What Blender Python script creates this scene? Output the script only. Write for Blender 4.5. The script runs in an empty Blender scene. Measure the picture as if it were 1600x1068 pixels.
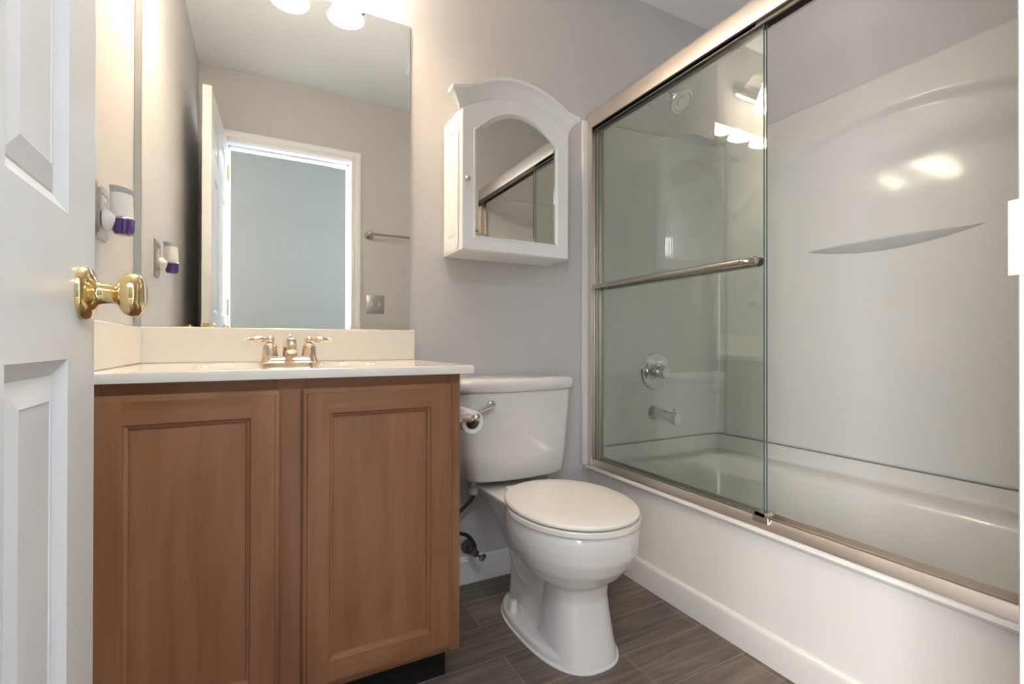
import bpy, bmesh, math, random
from math import sin, cos, pi, sqrt, radians, exp
from mathutils import Vector, Matrix
random.seed(4)
S = bpy.context.scene
COL = S.collection

# ------------------------------------------------------------------ camera
cam = bpy.data.cameras.new('camera'); co = bpy.data.objects.new('camera', cam); COL.objects.link(co)
cam.sensor_fit = 'HORIZONTAL'; cam.sensor_width = 36.0; cam.lens = 748.1 / 1600 * 36.0
cam.clip_start = 0.01; cam.clip_end = 50
co.matrix_world = (Matrix.Translation((0, 0, .890)) @ Matrix.Rotation(radians(-27.68), 4, 'Z')
                   @ Matrix.Rotation(radians(90 + .216), 4, 'X') @ Matrix.Rotation(radians(.095), 4, 'Z'))
S.camera = co
# ------------------------------------------------------------------ world, view, large lights
w = bpy.data.worlds.new('world'); S.world = w; w.use_nodes = True
w.node_tree.nodes['Background'].inputs[0].default_value = (.75, .85, 1, 1)
w.node_tree.nodes['Background'].inputs[1].default_value = .3
S.view_settings.view_transform = 'Standard'; S.view_settings.look = 'None'
S.view_settings.gamma = 1.0; S.view_settings.use_curve_mapping = False
S.view_settings.exposure = 1.45
EXP_BULB = 20.0

def area(name, loc, target, sx, sy, power, color):
    l = bpy.data.lights.new(name, 'AREA'); l.shape = 'RECTANGLE'; l.size = sx; l.size_y = sy
    l.energy = power; l.color = color
    o = bpy.data.objects.new(name, l); COL.objects.link(o); o.location = loc
    d = Vector(target) - Vector(loc); o.rotation_euler = d.to_track_quat('-Z', 'Y').to_euler()
    return o
area('hall_window_light', (2.3, -.55, 1.5), (-.5, -.3, 1.1), 1.0, 1.4, 50, (.62, .80, 1.0))
area('hall_ceiling_fill', (.45, -.48, 2.43), (.55, .9, .6), .8, .5, 15, (.80, .90, 1.0))  # added fill below the hall ceiling, no fixture; brightens toilet and floor
area('hall_landing_fill', (-1.0, -.95, 1.30), (.9, 1.3, 1.1), .6, 1.4, 14, (.93, .95, 1.0))  # unseen fill panel added in the hall to brighten surfaces facing the doorway
area('hall_far_fill', (-1.9, -.70, 1.5), (1.6, .7, 1.0), .9, 1.5, 80, (.95, .96, 1.0))  # extra fill added at the hall's left end for the tub alcove, no window

# ------------------------------------------------------------------ materials
def mat(name, color, rough=.5, metal=0.0, spec=.5, coat=0.0, bump=None, noise=None, emit=None, trans=0.0, ior=1.45):
    m = bpy.data.materials.new(name); m.use_nodes = True; nt = m.node_tree; b = nt.nodes['Principled BSDF']
    b.inputs['Base Color'].default_value = (*color, 1); b.inputs['Roughness'].default_value = rough
    b.inputs['Metallic'].default_value = metal; b.inputs['Specular IOR Level'].default_value = spec
    b.inputs['Coat Weight'].default_value = coat; b.inputs['Coat Roughness'].default_value = .08
    b.inputs['Transmission Weight'].default_value = trans; b.inputs['IOR'].default_value = ior
    if emit: b.inputs['Emission Color'].default_value = (*emit[0], 1); b.inputs['Emission Strength'].default_value = emit[1]
    tc = nt.nodes.new('ShaderNodeTexCoord')
    if bump:
        n = nt.nodes.new('ShaderNodeTexNoise'); n.inputs['Scale'].default_value = bump[0]; n.inputs['Detail'].default_value = 3
        bp = nt.nodes.new('ShaderNodeBump'); bp.inputs['Strength'].default_value = bump[1]; bp.inputs['Distance'].default_value = .002
        nt.links.new(tc.outputs['Object'], n.inputs['Vector']); nt.links.new(n.outputs['Fac'], bp.inputs['Height'])
        nt.links.new(bp.outputs['Normal'], b.inputs['Normal'])
    if noise:
        n = nt.nodes.new('ShaderNodeTexNoise'); n.inputs['Scale'].default_value = noise[0]; n.inputs['Detail'].default_value = 4
        mx = nt.nodes.new('ShaderNodeMixRGB'); mx.inputs['Color1'].default_value = (*color, 1)
        mx.inputs['Color2'].default_value = (*[c * noise[1] for c in color], 1)
        nt.links.new(tc.outputs['Object'], n.inputs['Vector']); nt.links.new(n.outputs['Fac'], mx.inputs['Fac'])
        nt.links.new(mx.outputs[0], b.inputs['Base Color'])
    return m

def wood(name, c1, c2, axis):
    m = bpy.data.materials.new(name); m.use_nodes = True; nt = m.node_tree; b = nt.nodes['Principled BSDF']
    N = nt.nodes.new; L = nt.links.new
    tc = N('ShaderNodeTexCoord'); mp = N('ShaderNodeMapping')
    sc = [26, 26, 26]; sc['XYZ'.index(axis)] = 1.6; mp.inputs['Scale'].default_value = sc
    L(tc.outputs['Object'], mp.inputs['Vector'])
    n = N('ShaderNodeTexNoise'); n.inputs['Scale'].default_value = 1.3; n.inputs['Detail'].default_value = 6; n.inputs['Distortion'].default_value = .6
    L(mp.outputs[0], n.inputs['Vector'])
    mp2 = N('ShaderNodeMapping'); sc2 = [5, 5, 5]; sc2['XYZ'.index(axis)] = 1.5; mp2.inputs['Scale'].default_value = sc2
    L(tc.outputs['Object'], mp2.inputs['Vector'])
    n2 = N('ShaderNodeTexNoise'); n2.inputs['Scale'].default_value = 1.2; n2.inputs['Detail'].default_value = 3; n2.inputs['Distortion'].default_value = 1.2
    L(mp2.outputs[0], n2.inputs['Vector'])
    r = N('ShaderNodeValToRGB'); r.color_ramp.elements[0].position = .32; r.color_ramp.elements[1].position = .72
    r.color_ramp.elements[0].color = (*c1, 1); r.color_ramp.elements[1].color = (*c2, 1)
    a = N('ShaderNodeMath'); a.operation = 'MULTIPLY_ADD'; a.inputs[1].default_value = .45
    a2 = N('ShaderNodeMath'); a2.operation = 'MULTIPLY'; a2.inputs[1].default_value = .55
    L(n2.outputs['Fac'], a2.inputs[0]); L(n.outputs['Fac'], a.inputs[0]); L(a2.outputs[0], a.inputs[2])
    L(a.outputs[0], r.inputs['Fac']); L(r.outputs[0], b.inputs['Base Color'])
    b.inputs['Roughness'].default_value = .38; b.inputs['Coat Weight'].default_value = .15; b.inputs['Coat Roughness'].default_value = .3
    return m

def glass_mat(name, tint):
    m = bpy.data.materials.new(name); m.use_nodes = True; nt = m.node_tree; nt.nodes.clear()
    N = nt.nodes.new; L = nt.links.new
    t = N('ShaderNodeBsdfTransparent'); t.inputs[0].default_value = (*tint, 1)
    g = N('ShaderNodeBsdfGlossy'); g.inputs['Roughness'].default_value = .0
    f = N('ShaderNodeFresnel');     # same reflectance seen from inside the pane as from outside
    ge = N('ShaderNodeNewGeometry'); ir = N('ShaderNodeMath'); ir.operation = 'MULTIPLY_ADD'
    ir.inputs[1].default_value = 1 / 1.68 - 1.68; ir.inputs[2].default_value = 1.68
    L(ge.outputs['Backfacing'], ir.inputs[0])
    mx = N('ShaderNodeMixShader'); o = N('ShaderNodeOutputMaterial')
    L(ir.outputs[0], f.inputs['IOR'])
    L(f.outputs[0], mx.inputs[0]); L(t.outputs[0], mx.inputs[1]); L(g.outputs[0], mx.inputs[2]); L(mx.outputs[0], o.inputs[0])
    return m

def floor_mat():
    m = bpy.data.materials.new('plank_tile'); m.use_nodes = True; nt = m.node_tree; b = nt.nodes['Principled BSDF']
    N = nt.nodes.new; L = nt.links.new
    tc = N('ShaderNodeTexCoord'); mp = N('ShaderNodeMapping'); mp.inputs['Location'].default_value = (.909, .48, 0); geo = N('ShaderNodeNewGeometry')
    L(geo.outputs['Position'], mp.inputs['Vector'])
    br = N('ShaderNodeTexBrick'); br.offset = .5; br.offset_frequency = 2; br.squash = 1
    br.inputs['Scale'].default_value = 1.0; br.inputs['Mortar Size'].default_value = .0016; br.inputs['Mortar Smooth'].default_value = .1
    br.inputs['Brick Width'].default_value = .61; br.inputs['Row Height'].default_value = .155; br.inputs['Bias'].default_value = 0
    br.inputs['Color1'].default_value = (.75, .75, .75, 1); br.inputs['Color2'].default_value = (1.1, 1.1, 1.1, 1); br.inputs['Mortar'].default_value = (1, 1, 1, 1)
    L(mp.outputs[0], br.inputs['Vector'])
    mp2 = N('ShaderNodeMapping'); mp2.inputs['Scale'].default_value = (2.5, 32, 1); L(tc.outputs['Object'], mp2.inputs['Vector'])
    n = N('ShaderNodeTexNoise'); n.inputs['Scale'].default_value = 1.4; n.inputs['Detail'].default_value = 8; n.inputs['Distortion'].default_value = .5; L(mp2.outputs[0], n.inputs['Vector'])
    r = N('ShaderNodeValToRGB'); r.color_ramp.elements[0].position = .3; r.color_ramp.elements[1].position = .75
    r.color_ramp.elements[0].color = (.105, .077, .059, 1); r.color_ramp.elements[1].color = (.28, .217, .170, 1)
    L(n.outputs['Fac'], r.inputs['Fac'])
    mu = N('ShaderNodeMixRGB'); mu.blend_type = 'MULTIPLY'; mu.inputs[0].default_value = 1; L(r.outputs[0], mu.inputs[1]); L(br.outputs['Color'], mu.inputs[2])
    mx = N('ShaderNodeMixRGB'); mx.inputs[2].default_value = (.30, .25, .21, 1); L(br.outputs['Fac'], mx.inputs[0]); L(mu.outputs[0], mx.inputs[1])
    L(mx.outputs[0], b.inputs['Base Color']); b.inputs['Roughness'].default_value = .36
    bp = N('ShaderNodeBump'); bp.inputs['Strength'].default_value = .4; bp.inputs['Distance'].default_value = .001; bp.invert = True
    L(br.outputs['Fac'], bp.inputs['Height']); L(bp.outputs[0], b.inputs['Normal'])
    return m

M = {}
M['wall'] = mat('wall_paint', (.60, .582, .580), .62, bump=(260, .12))
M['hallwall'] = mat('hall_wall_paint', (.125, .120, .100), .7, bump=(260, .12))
M['ceil'] = mat('ceiling_paint', (.88, .90, .92), .8, bump=(120, .2))
M['white'] = mat('white_gloss_paint', (.87, .87, .87), .32)
M['door'] = mat('white_door_paint', (.74, .745, .75), .34, bump=(90, .08))
M['floor'] = floor_mat()
M['woodz'] = wood('maple_vertical', (.20, .082, .034), (.36, .165, .080), 'Z')
M['woodx'] = wood('maple_horizontal', (.20, .082, .034), (.36, .165, .080), 'X')
M['counter'] = mat('cultured_marble', (.86, .81, .72), .13, coat=.3, noise=(3.2, .93))
M['black'] = mat('toe_kick_black', (.004, .004, .004), .7)
M['ceramic'] = mat('white_porcelain', (.74, .715, .69), .08, coat=.4)
M['plastic'] = mat('ivory_seat_plastic', (.79, .75, .69), .22)
M['tub'] = mat('tub_acrylic', (.74, .715, .67), .14, coat=.2)
M['surround'] = mat('surround_acrylic', (.72, .70, .665), .10, coat=.2, bump=(5, .2))
M['mirror'] = mat('silvered_mirror', (.90, .93, .92), .0, metal=1.0)
M['mirror2'] = mat('cabinet_mirror', (.88, .90, .87), .0, metal=1.0)
M['nickel'] = mat('brushed_nickel', (.60, .55, .49), .24, metal=1.0, bump=(300, .03))
M['header'] = mat('satin_nickel_header', (.72, .65, .58), .40, metal=1.0)
M['darkmetal'] = mat('dark_track_metal', (.22, .20, .18), .35, metal=1.0)
M['chrome'] = mat('chrome', (.66, .66, .66), .09, metal=1.0)
M['faucet'] = mat('warm_nickel', (.78, .64, .50), .13, metal=1.0)
M['brass'] = mat('polished_brass', (.86, .68, .34), .09, metal=1.0)
M['strike'] = mat('pale_brass', (.86, .78, .58), .35, metal=.3)
M['glass'] = glass_mat('pane_glass', (.955, .975, .958))
M['glassedge'] = mat('glass_edge', (.10, .16, .14), .1, trans=.0)
M['plate'] = mat('nickel_plate', (.55, .53, .50), .33, metal=1.0)
M['whiteplastic'] = mat('white_plastic', (.80, .79, .77), .3)
M['greyplastic'] = mat('grey_plastic', (.42, .45, .45), .4)
M['purple'] = mat('purple_liquid', (.055, .008, .17), .04, spec=.8, coat=1)
M['clear'] = glass_mat('clear_bottle', (.93, .9, .96))
M['rubber'] = mat('dark_braided_hose', (.035, .03, .028), .5)
M['paper'] = mat('white_tissue', (.82, .80, .78), .9, bump=(150, .3))
M['card'] = mat('cardboard_core', (.30, .24, .19), .9)
M['caulk'] = mat('white_caulk', (.74, .73, .72), .5)
M['shade'] = mat('frosted_shade', (.9, .87, .8), .4, emit=((1, .84, .66), 13.0))
M['bulb'] = mat('lamp_bulb', (1, 1, 1), .4, emit=((1, .77, .54), EXP_BULB))
M['slot'] = mat('dark_slot', (.02, .02, .02), .6)

# ------------------------------------------------------------------ helpers
WL = {}                                                   # world location of every root
def _link(o): COL.objects.link(o)
def thing(name, label, cat, loc, group=None):
    o = bpy.data.objects.new(name, None); _link(o); o.location = loc; o.empty_display_size = .05
    o['label'] = label; o['category'] = cat
    if group: o['group'] = group
    WL[o.name] = Vector(loc); return o
def obj(name, bm, m, parent=None, smooth=True, label=None, bevel=0, angle=35, mods=None):
    me = bpy.data.meshes.new(name)
    bmesh.ops.recalc_face_normals(bm, faces=bm.faces)
    if parent is not None: off = WL[parent.name]
    else:
        xs = [v.co for v in bm.verts]
        lo = Vector([min(v[i] for v in xs) for i in range(3)]); hi = Vector([max(v[i] for v in xs) for i in range(3)])
        off = Vector(((lo.x + hi.x) / 2, (lo.y + hi.y) / 2, lo.z))
    for v in bm.verts: v.co -= off
    bm.to_mesh(me); bm.free()
    for mm in (m if isinstance(m, (list, tuple)) else [m]): me.materials.append(mm)
    o = bpy.data.objects.new(name, me); _link(o)
    if parent is not None:
        o.parent = parent; WL[o.name] = off
    else:
        o.location = off; WL[o.name] = off
    if smooth:
        for p in me.polygons: p.use_smooth = True
        me.set_sharp_from_angle(angle=radians(angle))
    if bevel:
        b = o.modifiers.new('bevel', 'BEVEL'); b.width = bevel; b.segments = 3; b.limit_method = 'ANGLE'; b.angle_limit = radians(40)
        b.harden_normals = False
    if label: o['label'] = label
    return o
def tag(o, label, cat, group=None):
    o['label'] = label; o['category'] = cat
    if group: o['group'] = group
    return o
def struct(name, bm, m, parent=None, **k):
    o = obj(name, bm, m, parent, **k)
    if parent is None: o['kind'] = 'structure'
    return o
def BM(): return bmesh.new()
def box(bm, x0, x1, y0, y1, z0, z1, mi=0):
    v = [bm.verts.new((x, y, z)) for x in (x0, x1) for y in (y0, y1) for z in (z0, z1)]
    for q in ((0, 1, 3, 2), (4, 6, 7, 5), (0, 4, 5, 1), (2, 3, 7, 6), (0, 2, 6, 4), (1, 5, 7, 3)):
        f = bm.faces.new([v[i] for i in q]); f.material_index = mi
    return bm
def loft(bm, loops, cap=(True, True), closed=True, mi=0):
    vs = [[bm.verts.new(p) for p in lp] for lp in loops]; n = len(vs[0])
    for a, b in zip(vs, vs[1:]):
        for i in range(n if closed else n - 1):
            j = (i + 1) % n; f = bm.faces.new((a[i], a[j], b[j], b[i])); f.material_index = mi
    if cap[0]: bm.faces.new(vs[0][::-1]).material_index = mi
    if cap[1]: bm.faces.new(vs[-1]).material_index = mi
    return vs
def basis(d):
    d = Vector(d).normalized(); u = Vector((0, 0, 1)) if abs(d.z) < .9 else Vector((1, 0, 0))
    a = d.cross(u).normalized(); return d, a, a.cross(d)
def lathe(bm, p0, d, prof, n=32, mi=0, cap=(True, True), sy=1.0):
    d, a, b = basis(d); p0 = Vector(p0)
    loops = [[p0 + d * t + (a * cos(2 * pi * i / n) + b * sin(2 * pi * i / n) * sy) * max(r, 1e-5) for i in range(n)] for r, t in prof]
    loft(bm, loops, cap, True, mi); return bm
def spline(pts, n=8):
    P = [Vector(p) for p in pts]; P = [P[0] * 2 - P[1]] + P + [P[-1] * 2 - P[-2]]; out = []
    for i in range(1, len(P) - 2):
        for k in range(n):
            t = k / n; a, b, c, d = P[i - 1:i + 3]
            out.append(.5 * ((2 * b) + (c - a) * t + (2 * a - 5 * b + 4 * c - d) * t * t + (3 * b - a - 3 * c + d) * t ** 3))
    out.append(P[-2]); return out
def tube(bm, pts, r, n=14, mi=0, cap=True, sz=1.0):
    P = [Vector(p) for p in pts]; m = len(P); rr = r if isinstance(r, (list, tuple)) else [r] * m
    if len(rr) != m: rr = [rr[0] + (rr[-1] - rr[0]) * i / (m - 1) for i in range(m)] if len(rr) == 2 else [rr[min(int(i / (m - 1) * (len(rr) - 1)), len(rr) - 2)] * (1 - (i / (m - 1) * (len(rr) - 1)) % 1) + rr[min(int(i / (m - 1) * (len(rr) - 1)) + 1, len(rr) - 1)] * ((i / (m - 1) * (len(rr) - 1)) % 1) if i < m - 1 else rr[-1] for i in range(m)]
    a = None; loops = []
    for i in range(m):
        d = (P[min(i + 1, m - 1)] - P[max(i - 1, 0)]).normalized()
        if a is None: _, a, b = basis(d)
        a = (a - d * a.dot(d)).normalized(); b = d.cross(a)
        loops.append([P[i] + (a * cos(2 * pi * k / n) + b * sin(2 * pi * k / n)) * rr[i] for k in range(n)])
    loft(bm, loops, (cap, cap), True, mi); return bm
def rrect(x0, x1, y0, y1, r, z, n=6):
    out = []
    for cx, cy, a0 in ((x1 - r, y1 - r, 0), (x0 + r, y1 - r, 90), (x0 + r, y0 + r, 180), (x1 - r, y0 + r, 270)):
        for k in range(n + 1):
            a = radians(a0 + 90 * k / n); out.append(Vector((cx + r * cos(a), cy + r * sin(a), z)))
    return out
def egg(cx, cy, a, bf, bb, z, n=48, p=2.0):
    out = []
    for i in range(n):
        t = 2 * pi * i / n; c, s = cos(t), sin(t); q = 2 / p
        b = bb if s > 0 else bf
        out.append(Vector((cx + a * math.copysign(abs(c) ** q, c), cy + b * math.copysign(abs(s) ** q, s), z)))
    return out
def panel_face(bm, u0, u1, v0, v1, panels, prof, P, rail=None):
    """One face of a slab; panels = [(a0,a1,b0,b1)], prof = [(inset, depth)...]; P(u, v, depth) gives the point."""
    us = sorted({u0, u1, *[p[0] for p in panels], *[p[1] for p in panels]}); vs = sorted({v0, v1, *[p[2] for p in panels], *[p[3] for p in panels]})
    g = {}
    def V(u, v):
        k = (round(u, 5), round(v, 5))
        if k not in g: g[k] = bm.verts.new(P(u, v, 0))
        return g[k]
    for ua, ub in zip(us, us[1:]):
        for va, vb in zip(vs, vs[1:]):
            mu, mv = (ua + ub) / 2, (va + vb) / 2; pn = [p for p in panels if p[0] < mu < p[1] and p[2] < mv < p[3]]
            if not pn:
                f = bm.faces.new((V(ua, va), V(ub, va), V(ub, vb), V(ua, vb)))
                if rail and rail(mu, mv): f.material_index = 1
                continue
            p = pn[0]
            if (ua, va) != (p[0], p[2]): continue
            # whole panel in one go (assumes no foreign cut lines inside it, or stitches its own rectangle)
            ring = [V(p[0], p[2]), V(p[1], p[2]), V(p[1], p[3]), V(p[0], p[3])]
            for ins, dep in prof:
                nr = [bm.verts.new(P(*q, dep)) for q in ((p[0] + ins, p[2] + ins), (p[1] - ins, p[2] + ins), (p[1] - ins, p[3] - ins), (p[0] + ins, p[3] - ins))]
                for i in range(4):
                    f = bm.faces.new((ring[i], ring[(i + 1) % 4], nr[(i + 1) % 4], nr[i]))
                    if rail and i in (0, 2): f.material_index = 1
                ring = nr
            bm.faces.new(ring)

# ------------------------------------------------------------------ setting
XL, YB, YR, ZC = -.312, 1.662, .13, 2.46
XW = 2.045
JL, JR, JT = -.172, .500, 2.045            # door opening
struct('floor', box(BM(), XL - .1, XW + .1, -1.3, YB + .1, -.06, 0), M['floor'])
struct('ceiling', box(BM(), XL - .1, XW + .1, -.0, YB + .1, ZC, ZC + .08), M['ceil'])
struct('wall_left', box(BM(), XL - .1, XL, .01, YB + .1, 0, ZC), M['wall'])
struct('wall_back', box(BM(), XL, XW + .1, YB, YB + .1, 0, ZC), M['wall'])
struct('wall_right', box(BM(), XW, XW + .1, .01, YB, 0, ZC), M['wall'])
b = BM(); box(b, XL, JL - .018, .01, YR, 0, ZC); box(b, JR + .018, XW, .01, YR, 0, ZC); box(b, JL - .018, JR + .018, .01, YR, JT + .018, ZC)
struct('wall_rear', b, M['wall'])
# hallway behind the camera
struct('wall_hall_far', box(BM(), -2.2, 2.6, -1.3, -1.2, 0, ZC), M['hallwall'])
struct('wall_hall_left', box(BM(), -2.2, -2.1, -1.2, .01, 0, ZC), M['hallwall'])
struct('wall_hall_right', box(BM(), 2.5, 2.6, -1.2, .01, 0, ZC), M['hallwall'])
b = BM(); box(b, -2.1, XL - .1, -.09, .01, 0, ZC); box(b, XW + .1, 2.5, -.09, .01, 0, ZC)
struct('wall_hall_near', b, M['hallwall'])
struct('ceiling_hall', box(BM(), -2.2, 2.6, -1.3, -.0, ZC, ZC + .08), M['ceil'])
b = BM(); box(b, -2.2, XL - .1, -1.3, .01, -.06, 0); box(b, XW + .1, 2.6, -1.3, .01, -.06, 0)
struct('floor_hall', b, M['floor'])

# door frame: jamb + casing
b = BM()
box(b, JL - .018, JL, .01, YR, 0, JT); box(b, JR, JR + .018, .01, YR, 0, JT); box(b, JL - .018, JR + .018, .01, YR, JT, JT + .018)
box(b, JR - .010, JR, .02, .075, 0, JT); box(b, JL, JL + .010, .02, .075, 0, JT); box(b, JL, JR, .02, .075, JT - .010, JT)
jamb = struct('trim_1', b, M['white'], bevel=.0015)
b = BM(); lip = [(JR + .0005, .078), (JR - .0020, .078), (JR - .0022, .128), (JR - .0030, .140), (JR - .0015, .1455), (JR + .0005, .1465), (JR + .0005, .144), (JR - .0005, .138), (JR + .0005, .128)]
loft(b, [[Vector((x, y, z)) for x, y in lip] for z in (.942, .998)]); struct('strike_plate', b, M['strike'], jamb, label='pale brass strike plate')
def casing(bm, y, dy):
    prof = [(0, 0), (.0, .0115), (.004, .0135), (.012, .0125), (.022, .011), (.026, .007), (.034, .012), (.052, .014), (.058, .013), (.058, 0)]
    loops = []
    for u, d in prof:
        o = .006 + u
        loops.append([(JL - o, y + dy * d, 0), (JL - o, y + dy * d, JT + o), (JR + o, y + dy * d, JT + o), (JR + o, y + dy * d, 0)])
    loft(bm, loops, (False, False), False)
b = BM(); casing(b, YR, 1); struct('trim_2', b, M['white'])
b = BM(); casing(b, .01, -1); struct('trim_3', b, M['white'])
def baseboard(name, x0, x1, y0, y1, ax):
    b = BM(); box(b, x0, x1, y0, y1, 0, .088)
    if ax == 'x+': box(b, x0, x0 + (x1 - x0) * .55, y0, y1, .088, .1)
    if ax == 'y-': box(b, x0, x1, y0 + (y1 - y0) * .45, y1, .088, .1)
    if ax == 'y+': box(b, x0, x1, y0, y0 + (y1 - y0) * .55, .088, .1)
    struct(name, b, M['white'], bevel=.002)
baseboard('baseboard_back', .462, 1.243, YB - .013, YB, 'y-')
baseboard('baseboard_left', XL, XL + .013, YR, 1.17, 'x+')
baseboard('baseboard_rear', JR + .066, 1.243, YR, YR + .013, 'y+')
baseboard('baseboard_hall', -2.1, 2.5, -1.2, -1.187, 'y+')

# the open door -----------------------------------------------------
HX, HY, DW, DT, DH = JL + .0, YR + .012, .678, .036, 2.03
da = radians(2.0)                                        # opened a touch past square
def dP(u, z, d):                                         # u from hinge to latch, d = depth into the slab from the room-side face
    return Vector((HX - u * sin(da) - d * cos(da), HY + u * cos(da) - d * sin(da), z))
pans = []
for u0, u1 in ((.112, .280), (.398, .566)):
    for z0, z1 in ((.245, .872), (1.035, 1.655), (1.745, 1.925)): pans.append((u0, u1, z0, z1))
b = BM()
pr = [(.006, .004), (.014, .008), (.017, .010), (.019, .0085), (.042, .0035), (.0435, .0045)]
panel_face(b, 0, DW, .012, DH, pans, pr, lambda u, v, d: dP(u, v, d))
panel_face(b, 0, DW, .012, DH, pans, pr, lambda u, v, d: dP(u, v, DT - d))
for (ua, va, ub, vb) in ((0, .012, DW, .012), (DW, .012, DW, DH), (DW, DH, 0, DH), (0, DH, 0, .012)):
    q = [dP(ua, va, 0), dP(ub, vb, 0), dP(ub, vb, DT), dP(ua, va, DT)]; b.faces.new([b.verts.new(p) for p in q])
bmesh.ops.remove_doubles(b, verts=b.verts, dist=.0002)
door = struct('door_1', b, M['door'], angle=12)
ku, kz = DW - .060, .951
dn = Vector((cos(da), -sin(da), 0))
def knob(side):
    b = BM(); p = dP(ku, kz, 0) if side > 0 else dP(ku, kz, DT); n_ = dn * side
    lathe(b, p, n_, [(0, 0), (.0325, 0), (.0325, .004), (.030, .009), (.022, .012), (.014, .016), (.0125, .020), (.0115, .030), (.0125, .035), (.018, .038), (.0255, .043), (.0275, .050), (.0262, .057), (.020, .0615), (.008, .063), (0, .063)], 40)
    return b
struct('door_knob', knob(1), M['brass'], door, angle=180, label='polished brass round door knob')
struct('door_knob', knob(-1), M['brass'], door)
b = BM()
q = [dP(DW + .001, kz + s * .028, DT / 2 + t * .0125) for s, t in ((-1, -1), (1, -1), (1, 1), (-1, 1))]; q2 = [dP(DW - .002, kz + s * .028, DT / 2 + t * .0125) for s, t in ((-1, -1), (1, -1), (1, 1), (-1, 1))]
loft(b, [q2, q]); lathe(b, dP(DW, kz, DT / 2), dP(1, 0, 0) - dP(0, 0, 0), [(.008, 0), (.0075, .008), (.004, .009)], 16)
struct('latch', b, M['brass'], door)
for hz in (.22, 1.05, 1.82):
    b = BM(); lathe(b, dP(-.004, hz, -.004), (0, 0, 1), [(.006, 0), (.006, .09)], 14); struct('door_hinge', b, M['brass'], door)

# ------------------------------------------------------------------ vanity
CX0, CX1, CF, CT = XL + .003, .460, 1.169, .8125
van = thing('vanity_cabinet', 'warm brown maple two-door bathroom vanity cabinet below the cream countertop', 'cabinet', ((CX0 + CX1) / 2, 1.4, 0))
b = BM()
# carcass (side, bottom, face frame)
box(b, CX1 - .016, CX1, CF + .019, YB - .002, .100, CT); box(b, CX0, CX0 + .016, CF + .019, YB - .002, .100, CT)
box(b, CX0 + .016, CX1 - .016, CF + .019, YB - .002, .100, .116); box(b, CX0 + .016, CX1 - .016, YB - .010, YB - .002, .116, CT)
obj('body', b, M['woodz'], van, bevel=.0008)
b = BM()
box(b, CX0, CX0 + .040, CF, CF + .019, .100, CT); box(b, CX1 - .036, CX1, CF, CF + .019, .100, CT); box(b, .030, .090, CF, CF + .019, .100, CT)
for x0, x1 in ((CX0 + .040, .030), (.090, CX1 - .036)): box(b, x0, x1, CF, CF + .019, CT - .040, CT, 1); box(b, x0, x1, CF, CF + .019, .100, .135, 1)
obj('face_frame', b, [M['woodz'], M['woodx']], van, bevel=.001)
b = BM(); box(b, CX0, CX1 - .018, CF + .06, CF + .075, 0, .100); box(b, CX1 - .028, CX1 - .013, CF + .075, YB - .003, 0, .100)
obj('toe_kick', b, M['black'], van, label='black recessed toe kick')
def cab_door(x0, x1, z0=.117, z1=.789):
    b = BM(); fr = .056; yf = CF - .020
    P = lambda u, v, d: Vector((u, yf + d, v))
    # outer edge steps in with a small ogee
    e = [(0, .016), (0, .0075), (.003, .0045), (.009, .0035), (.011, .0)]
    loops = [[P(x0 + i, z0 + i, d), P(x1 - i, z0 + i, d), P(x1 - i, z1 - i, d), P(x0 + i, z1 - i, d)] for i, d in e]
    loft(b, loops, (True, False))
    i = .011
    panel_face(b, x0 + i, x1 - i, z0 + i, z1 - i, [(x0 + fr, x1 - fr, z0 + fr, z1 - fr)], [(.002, .0035), (.008, .006), (.0095, .0105), (.011, .0105)], P,
               rail=lambda u, v: x0 + fr < u < x1 - fr)
    bmesh.ops.remove_doubles(b, verts=b.verts, dist=.0001)
    return b
obj('door', cab_door(CX0 + .020, .038), [M['woodz'], M['woodx']], van, angle=15)
obj('door', cab_door(.082, .432), [M['woodz'], M['woodx']], van, angle=15)

# countertop with integral basin
TX0, TX1, TY0, TY1, TZ = XL + .001, .484, 1.142, YB - .001, .834
b = BM(); nx, ny = 96, 64
sx, sy, sa, sb = .074, 1.365, .205, .150
def topz(x, y):
    q = sqrt(((x - sx) / sa) ** 2 + ((y - sy) / sb) ** 2)
    if q >= 1: return TZ
    return TZ - .125 * (1 - q ** 2.6) ** .62
gv = {}
for i in range(nx + 1):
    for j in range(ny + 1):
        x = TX0 + (TX1 - TX0) * i / nx; y = TY0 + .004 + (TY1 - TY0 - .004) * j / ny; gv[i, j] = b.verts.new((x, y, topz(x, y)))
for i in range(nx):
    for j in range(ny): b.faces.new((gv[i, j], gv[i + 1, j], gv[i + 1, j + 1], gv[i, j + 1]))
# skirt: front nose and right end
front = [gv[i, 0] for i in range(nx + 1)] + [gv[nx, j] for j in range(1, ny + 1)]
prev = front
for k, (o, dz) in enumerate(((.0030, -.0010), (.004, -.004), (.004, -.017), (.003, -.0205), (0, -.0212), (-.03, -.0212))):
    cur = []
    for idx, v in enumerate(front):
        isf = idx <= nx; x, y = v.co.x, v.co.y
        if idx < nx: p = (x, y - o, TZ + dz)
        elif idx == nx: p = (x + o, y - o, TZ + dz)
        else: p = (x + o, y, TZ + dz)
        cur.append(b.verts.new(p))
    for a0, a1, c0, c1 in zip(prev, prev[1:], cur, cur[1:]): b.faces.new((a0, a1, c1, c0))
    prev = cur
top = obj('countertop', b, M['counter'], angle=50)
tag(top, 'cream cultured marble countertop with built-in sink resting on the maple vanity', 'countertop')
b = BM(); box(b, TX0, TX1 - .006, TY1 - .020, TY1, TZ, .937); obj('backsplash', b, M['counter'], top, bevel=.0035)
b = BM(); box(b, TX0, TX0 + .019, TY0 + .02, TY1 - .021, TZ, .937); obj('side_splash', b, M['counter'], top, bevel=.0035)
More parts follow.
